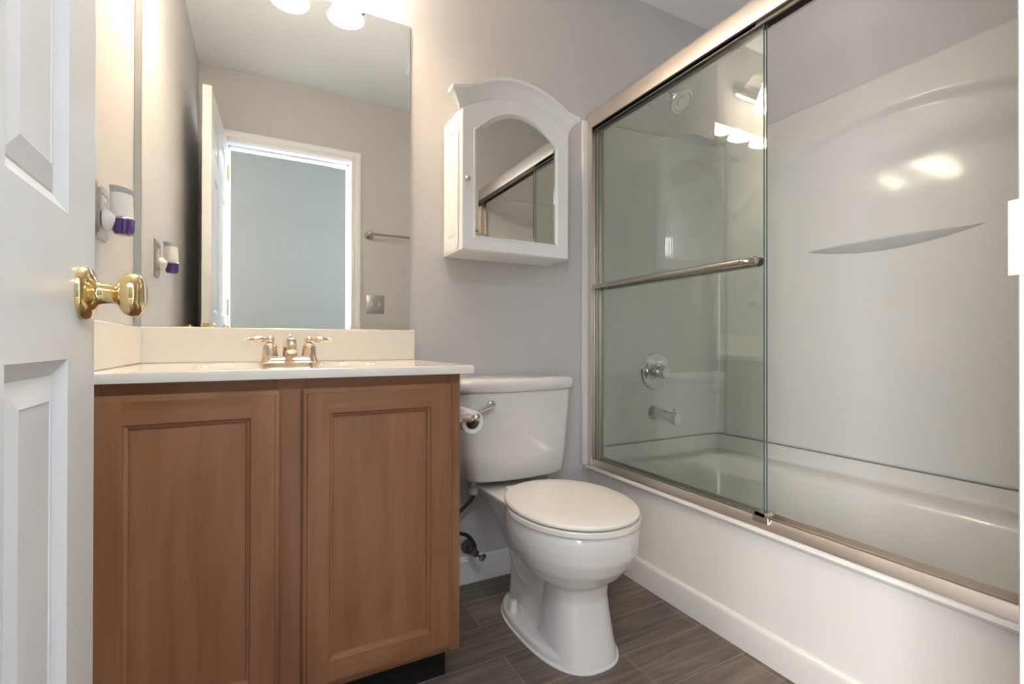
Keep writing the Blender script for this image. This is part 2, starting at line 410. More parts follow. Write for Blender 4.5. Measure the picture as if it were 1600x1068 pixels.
b = BM(); lathe(b, (sx, sy, TZ - .126), (0, 0, 1), [(.020, 0), (.021, .003), (.016, .004), (.004, .0025)], 24); obj('drain', b, M['chrome'], top)

# faucet
FX, FY = .074, 1.512
fc = thing('faucet', 'warm nickel two-handle centerset faucet standing on the cream countertop', 'faucet', (FX, FY, TZ))
b = BM()
loops = [rrect(FX - w_, FX + w_, FY - d_, FY + d_, r_, TZ + z_, 8) for w_, d_, r_, z_ in ((.079, .028, .027, 0), (.079, .028, .027, .003), (.075, .025, .024, .006), (.071, .023, .0225, .018), (.068, .021, .0205, .0205))]
loft(b, loops); obj('base', b, M['faucet'], fc)
for s in (-1, 1):
    hx = FX + s * .051
    b = BM(); lathe(b, (hx, FY, TZ + .0195), (0, 0, 1), [(.0205, 0), (.0208, .004), (.0195, .010), (.0188, .026), (.0165, .032), (.0095, .0375), (.0075, .039), (.009, .041), (.0115, .0455), (.0115, .050), (.008, .055), (.003, .057), (0, .057)], 32)
    obj('handle_body', b, M['faucet'], fc)
    b = BM(); lathe(b, (hx + s * .009, FY - .002, TZ + .0675), (s, -.10, -.02), [(.004, 0), (.0045, .004), (.0065, .007), (.0092, .017), (.0090, .026), (.0062, .036), (.0048, .041), (.0060, .0435), (.0058, .0455), (.0030, .048), (.0034, .052), (.0016, .0545), (0, .055)], 24)
    obj('lever', b, M['faucet'], fc)
b = BM(); pts = spline([(FX, FY + .004, TZ + .012), (FX, FY + .002, TZ + .038), (FX, FY - .016, TZ + .056), (FX, FY - .055, TZ + .060), (FX, FY - .095, TZ + .050), (FX, FY - .108, TZ + .034)], 6)
tube(b, pts, [.021, .0195, .017, .0145, .0125, .0115], 22); obj('spout', b, M['faucet'], fc)
b = BM(); lathe(b, (FX, FY + .020, TZ + .02), (0, 0, 1), [(.0025, 0), (.0025, .042), (.006, .045), (.0072, .050), (.005, .055), (.0065, .060), (0, .062)], 16); obj('lift_rod', b, M['faucet'], fc)

# big wall mirror
mir = thing('wall_mirror', 'large frameless wall mirror standing on the backsplash over the sink', 'mirror', (.07, YB, .938))
b = BM(); box(b, XL + .0165, .4625, YB - .006, YB - .0005, .9385, 2.005); obj('mirror_glass', b, M['mirror'], mir, smooth=False)
b = BM(); box(b, XL + .001, XL + .0155, YB - .0075, YB - .0005, .9385, 2.005); obj('side_strip', b, M['greyplastic'], mir, label='grey strip along the left edge')  # plain grey filler between the mirror glass and the left wall
for cx_ in (.30, -.1):
    b = BM(); box(b, cx_ - .006, cx_ + .006, YB - .011, YB - .0065, 1.996, 2.010); obj('clip', b, M['chrome'], mir, bevel=.001)

# ------------------------------------------------------------------ light fixture over the mirror
lx = thing('vanity_light', 'brushed nickel three-shade vanity light mounted above the large mirror', 'wall lamp', (.084, YB, 2.210))
b = BM(); loops = [rrect(-.17, .338, 2.165, 2.255, .044, 0, 8), rrect(-.17, .338, 2.165, 2.255, .044, 0, 8), rrect(-.158, .326, 2.177, 2.243, .032, 0, 8)]
ys = (YB - .0005, YB - .014, YB - .024)
loft(b, [[Vector((p.x, y, p.y)) for p in lp] for lp, y in zip(loops, ys)]); obj('backplate', b, M['nickel'], lx)
for sxp in (-.100, .084, .268):
    b = BM(); tube(b, spline([(sxp, YB - .02, 2.210), (sxp, YB - .055, 2.240), (sxp, YB - .105, 2.265), (sxp, YB - .150, 2.240), (sxp, YB - .152, 2.195)], 6), .0065, 12)
    lathe(b, (sxp, YB - .022, 2.210), (0, -1, 0), [(.026, 0), (.024, .006), (.010, .012)], 24)
    lathe(b, (sxp, YB - .152, 2.210), (0, 0, -1), [(.012, 0), (.021, .006), (.023, .022), (.028, .032), (.027, .036)], 24)
    arm = obj('arm', b, M['nickel'], lx)
    b = BM(); P_ = [(.024, 0), (.030, .010), (.036, .028), (.043, .052), (.050, .074), (.059, .094), (.0625, .099)]
    prof = P_ + [(r_ - .003, t_) for r_, t_ in P_[::-1]]
    lathe(b, (sxp, YB - .152, 2.160), (0, 0, -1), prof, 40, cap=(False, False)); obj('shade', b, M['shade'], lx, label='frosted white bell shade, lit')
    b = BM(); lathe(b, (sxp, YB - .152, 2.160), (0, 0, -1), [(.012, 0), (.014, .015), (.026, .035), (.030, .055), (.026, .075), (.014, .088), (0, .092)], 24); obj('bulb', b, M['bulb'], lx)

# ------------------------------------------------------------------ medicine cabinet
mc = thing('medicine_cabinet', 'white arched medicine cabinet with a mirrored door hanging over the toilet', 'medicine cabinet', (.806, 1.58, 1.205))
mx0, mx1, mz0, mYf = .590, 1.022, 1.205, 1.508
def archz(x, base, rise, hw, xc=.806): return base + rise * (1 - min(1, abs(x - xc) / hw) ** 2.0)
def outline(x0, x1, z0, base, rise, y, n=28, hw=None, xc=.806):
    hw = hw or (x1 - x0) / 2
    pts = [Vector((x0, y, z0)), Vector((x1, y, z0))]
    for k in range(n + 1):
        x = x1 + (x0 - x1) * k / n; pts.append(Vector((x, y, archz(x, base, rise, hw, xc))))
    return pts
b = BM(); loft(b, [outline(mx0, mx1, mz0, 1.680, .075, mYf), outline(mx0, mx1, mz0, 1.680, .075, YB - .0015)])
body = obj('body', b, M['white'], mc, bevel=.001)
b = BM()   # routed panel on the left side
pl = lambda u, v, d: Vector((mx0 - .0025 + d, u, v))
panel_face(b, mYf + .006, YB - .008, mz0 + .010, 1.665, [(mYf + .026, YB - .030, mz0 + .045, 1.625)], [(.004, .003), (.012, .0035), (.018, .0005)], pl)
obj('side_panel', b, M['white'], mc, angle=12)
dY = mYf - .018
b = BM()
L0 = outline(mx0 + .002, mx1 - .002, mz0 + .002, 1.677, .073, mYf - .001)
L1 = outline(mx0 + .002, mx1 - .002, mz0 + .002, 1.677, .073, dY + .003)
L2 = outline(mx0 + .005, mx1 - .005, mz0 + .005, 1.674, .073, dY)
ix0, ix1, iz0, ib, ir = .642, .968, 1.257, 1.612, .086
L3 = outline(ix0 - .008, ix1 + .008, iz0 - .008, ib + .004, ir + .003, dY)
L4 = outline(ix0 - .007, ix1 + .007, iz0 - .007, ib + .004, ir + .002, dY - .003)
L5 = outline(ix0 - .002, ix1 + .002, iz0 - .002, ib + .001, ir, dY - .003)
L6 = outline(ix0, ix1, iz0, ib, ir, dY + .006)
loft(b, [L0, L1, L2, L3, L4, L5, L6], (True, False)); md = obj('door', b, M['white'], mc, angle=25)
b = BM(); bv = .012
loft(b, [outline(ix0, ix1, iz0, ib, ir, dY + .0055), outline(ix0 + bv, ix1 - bv, iz0 + bv, ib - bv * .8, ir - .002, dY + .0045)], (False, True))
o = obj('mirror_panel', b, M['mirror2'], md, smooth=False, label='bevelled arched mirror')
b = BM(); lathe(b, (.608, dY, 1.440), (0, -1, 0), [(.0045, 0), (.0045, .008), (.0085, .011), (.0095, .016), (.007, .021), (0, .023)], 20); obj('knob', b, M['nickel'], md, label='small nickel knob')
# crown: profile swept along the arch with mitred returns
b = BM(); cp = [(.001, -.004), (.004, .0), (.004, .010), (.009, .018), (.014, .030), (.024, .042), (.032, .047), (.032, .058), (.0, .060)]
xs = [mx0 + (mx1 - mx0) * k / 30 for k in range(31)]; yB = mYf + .004
loops = []
for o_, u in cp:
    oe = o_ * 1.22; lp = [Vector((mx0 - oe, yB, 1.680 + u))]
    for k, x in enumerate(xs):
        z = archz(x, 1.680, .075, .216) + u
        xx = mx0 - oe if k == 0 else mx1 + oe if k == 30 else x
        if k in (0, 30): z = 1.680 + u
        lp.append(Vector((xx, mYf - .006 - o_, z)))
    lp.append(Vector((mx1 + oe, yB, 1.680 + u))); loops.append(lp)
loft(b, loops, (False, False), False)
tp = loops[-1]; bk = [Vector((v.x, yB, v.z)) for v in tp]; bb_ = [Vector((v.x, yB, v.z)) for v in loops[0]]
loft(b, [tp, bk, bb_, loops[0]], (False, False), False)
bmesh.ops.remove_doubles(b, verts=b.verts, dist=.0001)
for side in (0, -1):
    ring = [lp[side] for lp in loops]
    try: b.faces.new([b.verts.new(p) for p in ring])
    except Exception: pass
bmesh.ops.remove_doubles(b, verts=b.verts, dist=.0001)
obj('crown', b, M['white'], mc, angle=28)

# ------------------------------------------------------------------ toilet
TC = .825
toi = thing('toilet', 'white two-piece toilet with closed lid between the vanity and the bathtub', 'toilet', (TC, 1.3, 0))
b = BM()
# bowl
loft(b, [egg(TC, cy, a, bf, bb, z, 48, 2.15) for cy, a, bf, bb, z in (
    (1.17, .075, .075, .08, .195), (1.175, .105, .105, .12, .212), (1.18, .138, .150, .165, .240), (1.19, .162, .190, .19, .275), (1.20, .177, .218, .20, .312),
    (1.205, .183, .228, .205, .345), (1.205, .182, .229, .205, .372), (1.205, .178, .225, .205, .388))])
# rear deck
def rr2(cx, hw, y0, y1, r, z): return rrect(cx - hw, cx + hw, y0, y1, r, z, 6)
loft(b, [rr2(TC, .075, 1.30, 1.50, .05, .20), rr2(TC, .085, 1.30, 1.55, .05, .26), rr2(TC, .105, 1.30, 1.58, .05, .31), rr2(TC, .125, 1.28, 1.60, .04, .35), rr2(TC, .140, 1.28, 1.62, .03, .378), rr2(TC, .140, 1.28, 1.62, .03, .388)])
# pedestal column
loft(b, [egg(TC, 1.165, a, bf, bb, z, 40, 2.5) for a, bf, bb, z in ((.102, .122, .12, 0), (.102, .122, .12, .008), (.096, .108, .11, .06), (.089, .095, .10, .12), (.084, .088, .09, .17), (.086, .094, .09, .22))])
# trapway at the back
loft(b, [rr2(TC, .074, 1.20, 1.50, .06, 0), rr2(TC, .066, 1.20, 1.50, .06, .10), rr2(TC, .066, 1.20, 1.50, .06, .18), rr2(TC, .075, 1.22, 1.52, .06, .24)])
tube(b, spline([(TC - .0, 1.22, .20), (TC - .0, 1.33, .12), (TC, 1.42, .14), (TC, 1.47, .24), (TC, 1.46, .30)], 8), .068, 20)
# foot
loft(b, [egg(TC, 1.30, a, bf, bb, z, 56, 2.6) for a, bf, bb, z in ((.128, .245, .20, 0), (.128, .245, .20, .020), (.124, .241, .197, .028), (.085, .15, .16, .060))][:3])
bowl = obj('bowl', b, M['ceramic'], toi, angle=180)
r = bowl.modifiers.new('remesh', 'REMESH'); r.mode = 'VOXEL'; r.voxel_size = .0045; r.use_smooth_shade = True
sm = bowl.modifiers.new('smooth', 'SMOOTH'); sm.factor = .5; sm.iterations = 5
b = BM(); loft(b, [egg(TC, 1.30, a, bf, bb, z, 56, 2.6) for a, bf, bb, z in ((.132, .262, .205, 0), (.1315, .2615, .2045, .004), (.128, .258, .201, .006))], (False, True)); obj('base_caulk', b, M['caulk'], toi)
for s in (-1, 1):
    b = BM(); lathe(b, (TC + s * .098, 1.372, .026), (0, 0, 1), [(.0175, 0), (.0175, .008), (.0150, .012), (.0135, .030), (.010, .036), (0, .037)], 24)
    obj('bolt_cap', b, M['whiteplastic'], toi)
# seat ring and lid
b = BM(); cy = 1.200
o_ = [egg(TC, cy, .186 - i, .232 - i, .190 - i * .5, z, 64, 2.1) for i, z in ((.0015, .3915), (0, .393), (0, .4045), (.0015, .406))]
i_ = [egg(TC, cy, .110 + k, .150 + k, .120 + k, z, 64, 2.0) for k, z in ((0, .406), (0, .3915))]
loft(b, o_ + i_ + [o_[0]], (False, False)); bmesh.ops.remove_doubles(b, verts=b.verts, dist=.0001)
box(b, TC - .08, TC + .08, 1.372, 1.42, .3905, .402)
obj('seat', b, M['plastic'], toi)
b = BM(); loft(b, [egg(TC, cy + .003, .183 - i, .229 - i, .222 - i, z, 64, 2.1) for i, z in ((.003, .4098), (0, .4113), (0, .417), (.0035, .4215), (.012, .4235), (.05, .4245), (.12, .425))]); obj('lid', b, M['plastic'], toi)
for s in (-1, 1):
    b = BM(); lathe(b, (TC + s * .075 - .02, 1.432, .401), (1, 0, 0), [(.011, 0), (.011, .04)], 18); obj('seat_hinge', b, M['plastic'], toi)
# tank: bowed front, tapering down
def tank_loop(hw, yf, yb, bow, r, z):
    pts = []
    n = 20
    for k in range(n + 1):                               # front, left to right
        t = -1 + 2 * k / n; x = TC + t * (hw - r); pts.append(Vector((x, yf - bow * (1 - t * t), z)))
    for k in range(1, 7): a = radians(-90 + 90 * k / 6); pts.append(Vector((TC + hw - r + r * cos(a), yf + r + r * sin(a), z)))
    pts.append(Vector((TC + hw, yb, z))); pts.append(Vector((TC - hw, yb, z)))
    for k in range(0, 6): a = radians(180 + 90 * k / 6); pts.append(Vector((TC - hw + r + r * cos(a), yf + r + r * sin(a), z)))
    return pts
b = BM(); yb = YB - .012
loft(b, [tank_loop(.170, 1.520, yb, .016, .04, .410), tank_loop(.188, 1.502, yb, .020, .045, .414), tank_loop(.196, 1.495, yb, .022, .045, .425),
         tank_loop(.204, 1.492, yb, .022, .045, .50), tank_loop(.222, 1.487, yb, .022, .045, .715), tank_loop(.222, 1.487, yb, .022, .045, .722)])
tank = obj('tank', b, M['ceramic'], toi, angle=40)
b = BM(); loft(b, [tank_loop(.216, 1.490, yb - .002, .022, .045, .722), tank_loop(.226, 1.482, yb + .002, .022, .045, .7235), tank_loop(.231, 1.478, yb + .003, .023, .045, .731), tank_loop(.232, 1.477, yb + .003, .023, .045, .752), tank_loop(.229, 1.480, yb + .002, .023, .045, .762), tank_loop(.220, 1.489, yb - .002, .022, .045, .768), tank_loop(.20, 1.51, yb - .015, .018, .04, .770)])
obj('tank_lid', b, M['ceramic'], toi, angle=60)
b = BM(); lathe(b, (.695, 1.4775, .682), (0, -1, 0), [(.016, 0), (.0165, .004), (.013, .011), (.008, .016)], 24)
tube(b, [(.698, 1.463, .684), (.680, 1.458, .680), (.655, 1.455, .671), (.628, 1.455, .661)], [.010, .0085, .007, .006], 14)
obj('flush_lever', b, M['chrome'], tank, label='chrome flush lever')

# supply line and valve
sup = thing('supply_valve', 'chrome angle stop valve with dark braided hose under the toilet tank', 'valve', (.690, YB, .12))
b = BM(); lathe(b, (.676, 1.585, .351), (0, 0, 1), [(.014, 0), (.0175, .004), (.0175, .020), (.015, .026), (.009, .027), (.009, .060)], 10); obj('nut', b, M['whiteplastic'], sup, label='white plastic coupling nut')
b = BM(); tube(b, spline([(.676, 1.585, .353), (.672, 1.587, .335), (.640, 1.592, .305), (.600, 1.594, .270), (.575, 1.594, .235), (.600, 1.594, .225), (.655, 1.596, .205), (.684, 1.600, .170), (.688, 1.602, .150)], 8), .0068, 12); obj('hose', b, M['rubber'], sup, label='dark braided hose')
b = BM(); lathe(b, (.688, YB - .0005, .135), (0, -1, 0), [(.028, 0), (.026, .006), (.011, .009), (.010, .050), (.013, .052), (.013, .072), (.009, .074)], 20)
tube(b, [(.688, 1.602, .135), (.688, 1.602, .158)], .009, 12); obj('valve_body', b, M['darkmetal'], sup)
b = BM(); lathe(b, (.700, 1.590, .124), (.55, -.8, -.15), [(.007, 0), (.007, .010), (.019, .012), (.020, .017), (.017, .021), (.006, .021), (.005, .024)], 24, sy=.62); obj('valve_handle', b, M['chrome'], sup, label='oval chrome handle')

# toilet paper holder on the vanity side and the nearly used-up roll
tph = thing('paper_holder', 'brushed nickel toilet paper holder fixed to the right side of the vanity', 'toilet paper holder', (CX1, 1.26, .68))
for py in (1.205, 1.345):
    b = BM(); lathe(b, (CX1 + .0005, py, .688), (1, 0, 0), [(.020, 0), (.019, .004), (.012, .009), (.0095, .016), (.0105, .030), (.012, .042), (.0085, .048), (.008, .052), (.0115, .056), (.0125, .063), (.009, .070), (0, .072)], 24); obj('post', b, M['nickel'], tph)
b = BM(); lathe(b, (.520, 1.207, .686), (0, 1, 0), [(.007, 0), (.007, .136)], 16); obj('roller', b, M['chrome'], tph)
b = BM(); P1 = [(.031, 0), (.032, .001), (.032, .099), (.031, .1), (.021, .1), (.0205, .0)]
lathe(b, (.520, 1.225, .673), (0, 1, 0), P1 + [P1[0]], 36, cap=(False, False)); bmesh.ops.remove_doubles(b, verts=b.verts, dist=.00005)
rl = obj('paper_roll', b, M['paper']); tag(rl, 'nearly used-up white toilet paper roll hanging on the nickel holder', 'toilet paper')
b = BM(); P2 = [(.0208, .0015), (.0208, .0985), (.0195, .0985), (.0195, .0015)]
lathe(b, (.520, 1.225, .673), (0, 1, 0), P2 + [P2[0]], 30, cap=(False, False)); obj('core', b, M['card'], rl)

# ------------------------------------------------------------------ bathtub
b = BM(); TYN, TYF = YR + .002, YB - .001
prof = [(1.245, 0), (1.243, .03), (1.238, .082), (1.239, .089), (1.243, .094), (1.249, .097), (1.251, .20), (1.248, .30), (1.244, .352), (1.236, .358), (1.224, .362), (1.219, .370), (1.221, .3775), (1.228, .3805), (1.33, .3785)]
ys = [TYN + (TYF - TYN) * k / 40 for k in range(41)]
loops = [[Vector((x, y, z)) for y in ys] for x, z in prof]
loft(b, loops, (False, False), False)
# deck and basin: concentric rounded rectangles
def tl(x0, x1, y0, y1, r, z): return rrect(x0, x1, y0, y1, r, z, 8)
D = .3785
bl = [tl(1.33, 2.040, TYN, TYF, .002, D), tl(1.325, 1.925, TYN + .07, TYF - .075, .10, D), tl(1.332, 1.915, TYN + .08, TYF - .085, .10, D - .006), tl(1.340, 1.905, TYN + .095, TYF - .095, .10, D - .03),
      tl(1.365, 1.885, TYN + .20, TYF - .12, .11, .20), tl(1.39, 1.865, TYN + .29, TYF - .14, .12, .10), tl(1.44, 1.82, TYN + .36, TYF - .20, .12, .07)]
loft(b, bl, (False, True))
# tiling flange up to the surround seam
loft(b, [[Vector(p) for p in ((1.215, TYF - .0, z), (1.255, TYF - .0, z), (1.255, TYF - o, z), (1.215, TYF - o, z))] for z, o in ((.36, .012), (.44, .010))])
pathf = lambda o: [Vector((1.25, TYF - o, 0)), Vector((2.042 - o, TYF - o, 0)), Vector((2.042 - o, TYN + o, 0)), Vector((1.25, TYN + o, 0))]
loft(b, [[p + Vector((0, 0, z)) for p in pathf(o)] for o, z in ((.034, D), (.022, .384), (.016, .394), (.0155, .4445), (.002, .446))], (False, False), False)
tub = obj('bathtub', b, M['tub'], angle=38)
tag(tub, 'glossy off-white alcove bathtub with a plain apron beside the toilet', 'bathtub')
b = BM(); lathe(b, (1.607, 1.572, .315), (0, -1, .12), [(.036, 0), (.037, .003), (.033, .008), (.028, .009), (.026, .006), (0, .006)], 32); obj('overflow_plate', b, M['chrome'], tub, label='round chrome overflow plate')
b = BM(); lathe(b, (1.61, 1.36, .0705), (0, 0, 1), [(.026, 0), (.026, .003), (.018, .005), (0, .005)], 24); obj('drain', b, M['chrome'], tub)

# surround: one U-shaped skin with an arched recess on the long wall
IX, IYF, IYN, RC = 2.030, 1.648, .144, .045
path = []
def addp(x, y, nx_, ny_, long=0): path.append((x, y, nx_, ny_, long))
addp(1.202, IYF, 0, 1)
for k in range(1, 60):
    addp(1.202 + (IX - RC - 1.202) * k / 60, IYF, 0, 1)
for k in range(9): a = radians(90 - 90 * k / 8); addp(IX - RC + RC * cos(a), IYF - RC + RC * sin(a), cos(a), sin(a))
NL = 150
for k in range(1, NL): addp(IX, IYF - RC - (IYF - IYN - 2 * RC) * k / NL, 1, 0, 1)
for k in range(9): a = radians(-90 * k / 8); addp(IX - RC + RC * cos(a), IYN + RC + RC * sin(a), cos(a), sin(a))
for k in range(1, 41): addp(IX - RC - (IX - RC - 1.202) * k / 40, IYN, 0, -1)
def sdf(y, z):                                           # >0 inside the arched recess
    R = 1.0; cyy = .90; d1 = R - sqrt((y - cyy) ** 2 + (z - .742) ** 2)
    return min(d1, y - .235, 1.565 - y)
NZ = 130; cols = []
b = BM()
for x, y, nx_, ny_, lg in path:
    t = min(1, max(0, (x - 1.24) / (IX - 1.24))); zt = 1.832 + .048 * t
    col = []
    for k in range(NZ + 1):
        z = .449 + (zt - .449) * k / NZ; o = 0
        if lg:
            s = sdf(y, z); o = -.010 + .012 * min(1, max(0, (s + .011) / .022)) if s > -.011 else -.010
        else: o = 0
        col.append(b.verts.new((x + nx_ * (o if lg else 0), y, z)))
    cols.append(col)
for c0, c1 in zip(cols, cols[1:]):
    for k in range(NZ): b.faces.new((c0[k], c1[k], c1[k + 1], c0[k + 1]))
sur = obj('tub_surround', b, M['surround'], angle=60)
so = sur.modifiers.new('thick', 'SOLIDIFY'); so.thickness = .010; so.offset = 1
tag(sur, 'off-white acrylic tub wall surround with an arched panel and moulded shelf', 'tub surround')
# moulded lens-shaped shelf
b = BM(); n = 40; sy0, sy1, sz = .640, 1.210, 1.276
ys = [sy0 + (sy1 - sy0) * k / n for k in range(n + 1)]
lens = [max(1e-4, (1 - ((y - (sy0 + sy1) / 2) / ((sy1 - sy0) / 2)) ** 2)) for y in ys]
loops = []
for fx, fz in ((0, 0), (.9, 0), (1, -.06), (1, -.14), (.85, -.3), (.5, -.62), (.15, -.9), (0, -1.0)):
    loops.append([Vector((IX + .003 - .056 * fx * l, y, sz + fz * .040 * l)) for y, l in zip(ys, lens)])
loft(b, loops, (False, False), False); bmesh.ops.remove_doubles(b, verts=b.verts, dist=.0002)
obj('shelf', b, M['surround'], sur, angle=50)
# front flange strip of the surround on the back wall
b = BM(); box(b, 1.200, 1.246, YB - .016, YB - .001, .380, 1.836); obj('front_flange', b, M['caulk'], sur, bevel=.004)

# ------------------------------------------------------------------ sliding door frame and panes
fr = thing('shower_door_frame', 'brushed nickel shower door header, jambs and bottom track on the tub rim', 'shower door frame', (1.26, 1.645, .381))
b = BM(); hp = [(1.224, 1.796), (1.2225, 1.806), (1.2225, 1.852), (1.226, 1.864), (1.236, 1.872), (1.250, 1.875), (1.290, 1.875), (1.296, 1.87), (1.296, 1.796), (1.286, 1.796), (1.286, 1.835), (1.234, 1.835), (1.234, 1.796)]
loft(b, [[Vector((x, y, z)) for x, z in hp] for y in (YR + .018, YB - .0025)]); obj('header', b, M['header'], fr, angle=50)
b = BM(); box(b, 1.259, 1.264, YR + .02, YB - .03, 1.80, 1.834); box(b, 1.236, 1.240, YR + .02, YB - .03, 1.784, 1.80); obj('header_track', b, M['darkmetal'], fr)
b = BM(); tp_ = [(1.226, .381), (1.228, .392), (1.236, .409), (1.240, .409), (1.241, .396), (1.256, .394), (1.257, .406), (1.261, .406), (1.262, .394), (1.284, .392), (1.285, .412), (1.290, .412), (1.291, .381)]
loft(b, [[Vector((x, y, z)) for x, z in tp_] for y in (YR + .018, YB - .018)]); obj('bottom_track', b, M['header'], fr, angle=40)
for y0, y1, s in ((YB - .044, YB - .0175, 1), (YR + .0155, YR + .042, -1)):
    b = BM(); box(b, 1.2245, 1.2285, y0, y1, .381, 1.797); box(b, 1.2285, 1.292, y0 if s < 0 else y1 - .006, y0 + .006 if s < 0 else y1, .381, 1.797); box(b, 1.288, 1.292, y0, y1, .381, 1.797); box(b, 1.2545, 1.258, y0, y1, .395, 1.797)
    obj('jamb', b, M['header'], fr)
b = BM(); box(b, 1.226, 1.266, .842, .875, .4125, .424); box(b, 1.226, 1.231, .835, .880, .396, .424); obj('guide', b, M['nickel'], fr, bevel=.001)
def pane(name, label, x, y0, y1, z0, z1):
    t = thing(name, label, 'glass door', (x, (y0 + y1) / 2, z0), 'sliding shower door panes')
    b = BM(); box(b, x - .003, x + .003, y0, y1, z0, z1)
    for f in b.faces:
        if abs(f.normal.x) < .5 and False: pass
    b.normal_update()
    for f in b.faces: f.material_index = 0 if abs(f.calc_center_median().x - x) > .002 else 1
    g = obj('glass', b, [M['glass'], M['glassedge']], t, smooth=False)
    b = BM(); sg = -1 if x < 1.25 else 1; box(b, min(x + sg * .0035, x + sg * .007), max(x + sg * .0035, x + sg * .007), y0 + .02, y1, z1 - .012, z1 + .020); obj('top_rail', b, M['darkmetal'], t)
    return t
p1 = pane('glass_pane', 'outer clear glass shower pane carrying the outside towel bar', 1.243, .856, 1.616, .414, 1.800)
p2 = pane('glass_pane', 'inner clear glass shower pane behind the outer one, its towel bar facing the tub', 1.2555, .856, 1.610, .414, 1.800)
for root, xg, sg in ((p1, 1.2395, -1), (p2, 1.259, 1)):
    b = BM(); xo = xg + sg * .030
    tube(b, spline([(xg, 1.590, 1.125), (xg + sg * .020, 1.588, 1.125), (xo, 1.570, 1.125), (xo, 1.50, 1.125), (xo, 1.2, 1.125), (xo, .93, 1.125), (xo - sg * .001, .908, 1.125), (xo - sg * .010, .890, 1.125), (xg, .882, 1.125)], 6), .0092, 16)
    for yy in (1.590, .882): lathe(b, (xg, yy, 1.125), (sg, 0, 0), [(.014, 0), (.013, .005), (.009, .009)], 20)
    obj('towel_bar', b, M['nickel'], root, label='brushed nickel towel bar')

# ------------------------------------------------------------------ shower fittings on the far end wall
YS = IYF - .0005
sh = thing('wall_shower', 'chrome shower head on a bent arm high on the end wall', 'shower head', (1.60, YB, 2.02))
b = BM(); lathe(b, (1.600, YB - .0005, 2.018), (0, -1, 0), [(.033, 0), (.031, .006), (.016, .012), (.012, .014)], 28)
tube(b, spline([(1.600, YB - .01, 2.018), (1.600, YB - .07, 2.026), (1.600, YB - .115, 2.008), (1.590, YB - .145, 1.975)], 6), .0105, 14); obj('arm', b, M['chrome'], sh)
b = BM(); lathe(b, (1.590, YB - .140, 1.982), (0, -.66, -.75), [(.013, 0), (.017, .006), (.018, .018), (.015, .024), (.022, .030), (.038, .048), (.050, .062), (.053, .072), (.051, .078), (.040, .079), (.038, .075), (.022, .075), (.020, .079), (0, .080)], 36); obj('head', b, M['chrome'], sh)
vl = thing('shower_valve', 'round chrome shower valve trim with a clear knob above the tub spout', 'shower valve', (1.607, YS, .764))
b = BM(); lathe(b, (1.607, YS, .764), (0, -1, 0), [(.084, 0), (.085, .003), (.082, .008), (.070, .0105), (.066, .009), (.050, .012), (.036, .016), (.034, .020)], 48); obj('escutcheon', b, M['chrome'], vl)
b = BM(); lathe(b, (1.607, YS - .018, .764), (0, -1, 0), [(.020, 0), (.021, .012), (.031, .020), (.034, .035), (.032, .052), (.026, .057), (0, .058)], 12); obj('knob', b, M['chrome'], vl)
sp = thing('tub_spout', 'chrome diverter tub spout below the round shower valve', 'tub spout', (1.600, YS, .56))
b = BM(); loft(b, [[Vector((1.600 + cos(t) * rx, YS - yy, zc + sin(t) * rz)) for t in [2 * pi * k / 28 for k in range(28)]] for yy, rx, rz, zc in ((0, .034, .034, .575), (.005, .033, .033, .575), (.012, .026, .026, .576), (.05, .024, .024, .576), (.10, .023, .024, .571), (.135, .0225, .030, .563), (.145, .021, .029, .561))])
obj('body', b, M['chrome'], sp, angle=60)
b = BM(); lathe(b, (1.600, YS - .122, .590), (0, 0, 1), [(.004, 0), (.004, .012), (.0075, .014), (.0075, .018), (0, .020)], 16); obj('diverter_knob', b, M['chrome'], sp)

# ------------------------------------------------------------------ outlet + air freshener on the left wall
ot = thing('outlet_plate', 'stepped nickel outlet cover plate on the left wall beside the mirror', 'outlet', (XL, 1.338, 1.175))
oy, oz = 1.338, 1.175
b = BM()
def rct(hy, hz, d, r=.004): return [Vector((XL + d, p.x, p.y)) for p in rrect(oy - hy, oy + hy, oz - hz, oz + hz, r, 0, 3)]
loft(b, [rct(.041, .060, .0003), rct(.041, .060, .003), rct(.037, .056, .0055), (rct(.033, .052, .0055)), rct(.031, .050, .008), rct(.022, .040, .009), rct(.019, .037, .0055), rct(.0175, .0345, .0055)]); obj('plate', b, M['plate'], ot, angle=20)
b = BM(); loft(b, [rct(.0168, .0338, .0056), rct(.0168, .0338, .0085), rct(.0155, .0325, .0095)])
outl = obj('receptacle', b, M['whiteplastic'], ot, label='white receptacle')
b = BM()
for zz in (.018,):
    box(b, XL + .0094, XL + .0098, oy - .0075, oy - .0055, oz + zz - .004, oz + zz + .004); box(b, XL + .0094, XL + .0098, oy + .0055, oy + .0075, oz + zz - .0035, oz + zz + .0035)
obj('slots', b, M['slot'], outl)
af = thing('air_freshener', 'white plug-in air freshener with purple oil in the left wall outlet', 'air freshener', (XL + .04, 1.335, 1.13))
ax_, ay = XL + .040, 1.330
b = BM()
lathe(b, (XL + .0102, ay, 1.158), (1, 0, 0), [(.021, 0), (.022, .004), (.021, .020), (.016, .030)], 28)
loft(b, [[Vector((ax_ + dx + cos(t) * rx * .88, ay + sin(t) * ry * .9, z + tilt * cos(t))) for t in [2 * pi * k / 32 for k in range(32)]] for dx, rx, ry, z, tilt in ((.002, .022, .023, 1.165, 0), (.001, .0235, .025, 1.169, 0), (0, .0235, .025, 1.185, 0), (-.001, .023, .024, 1.203, 0), (-.001, .0225, .024, 1.2165, 0))])
obj('housing', b, M['whiteplastic'], af, angle=50)
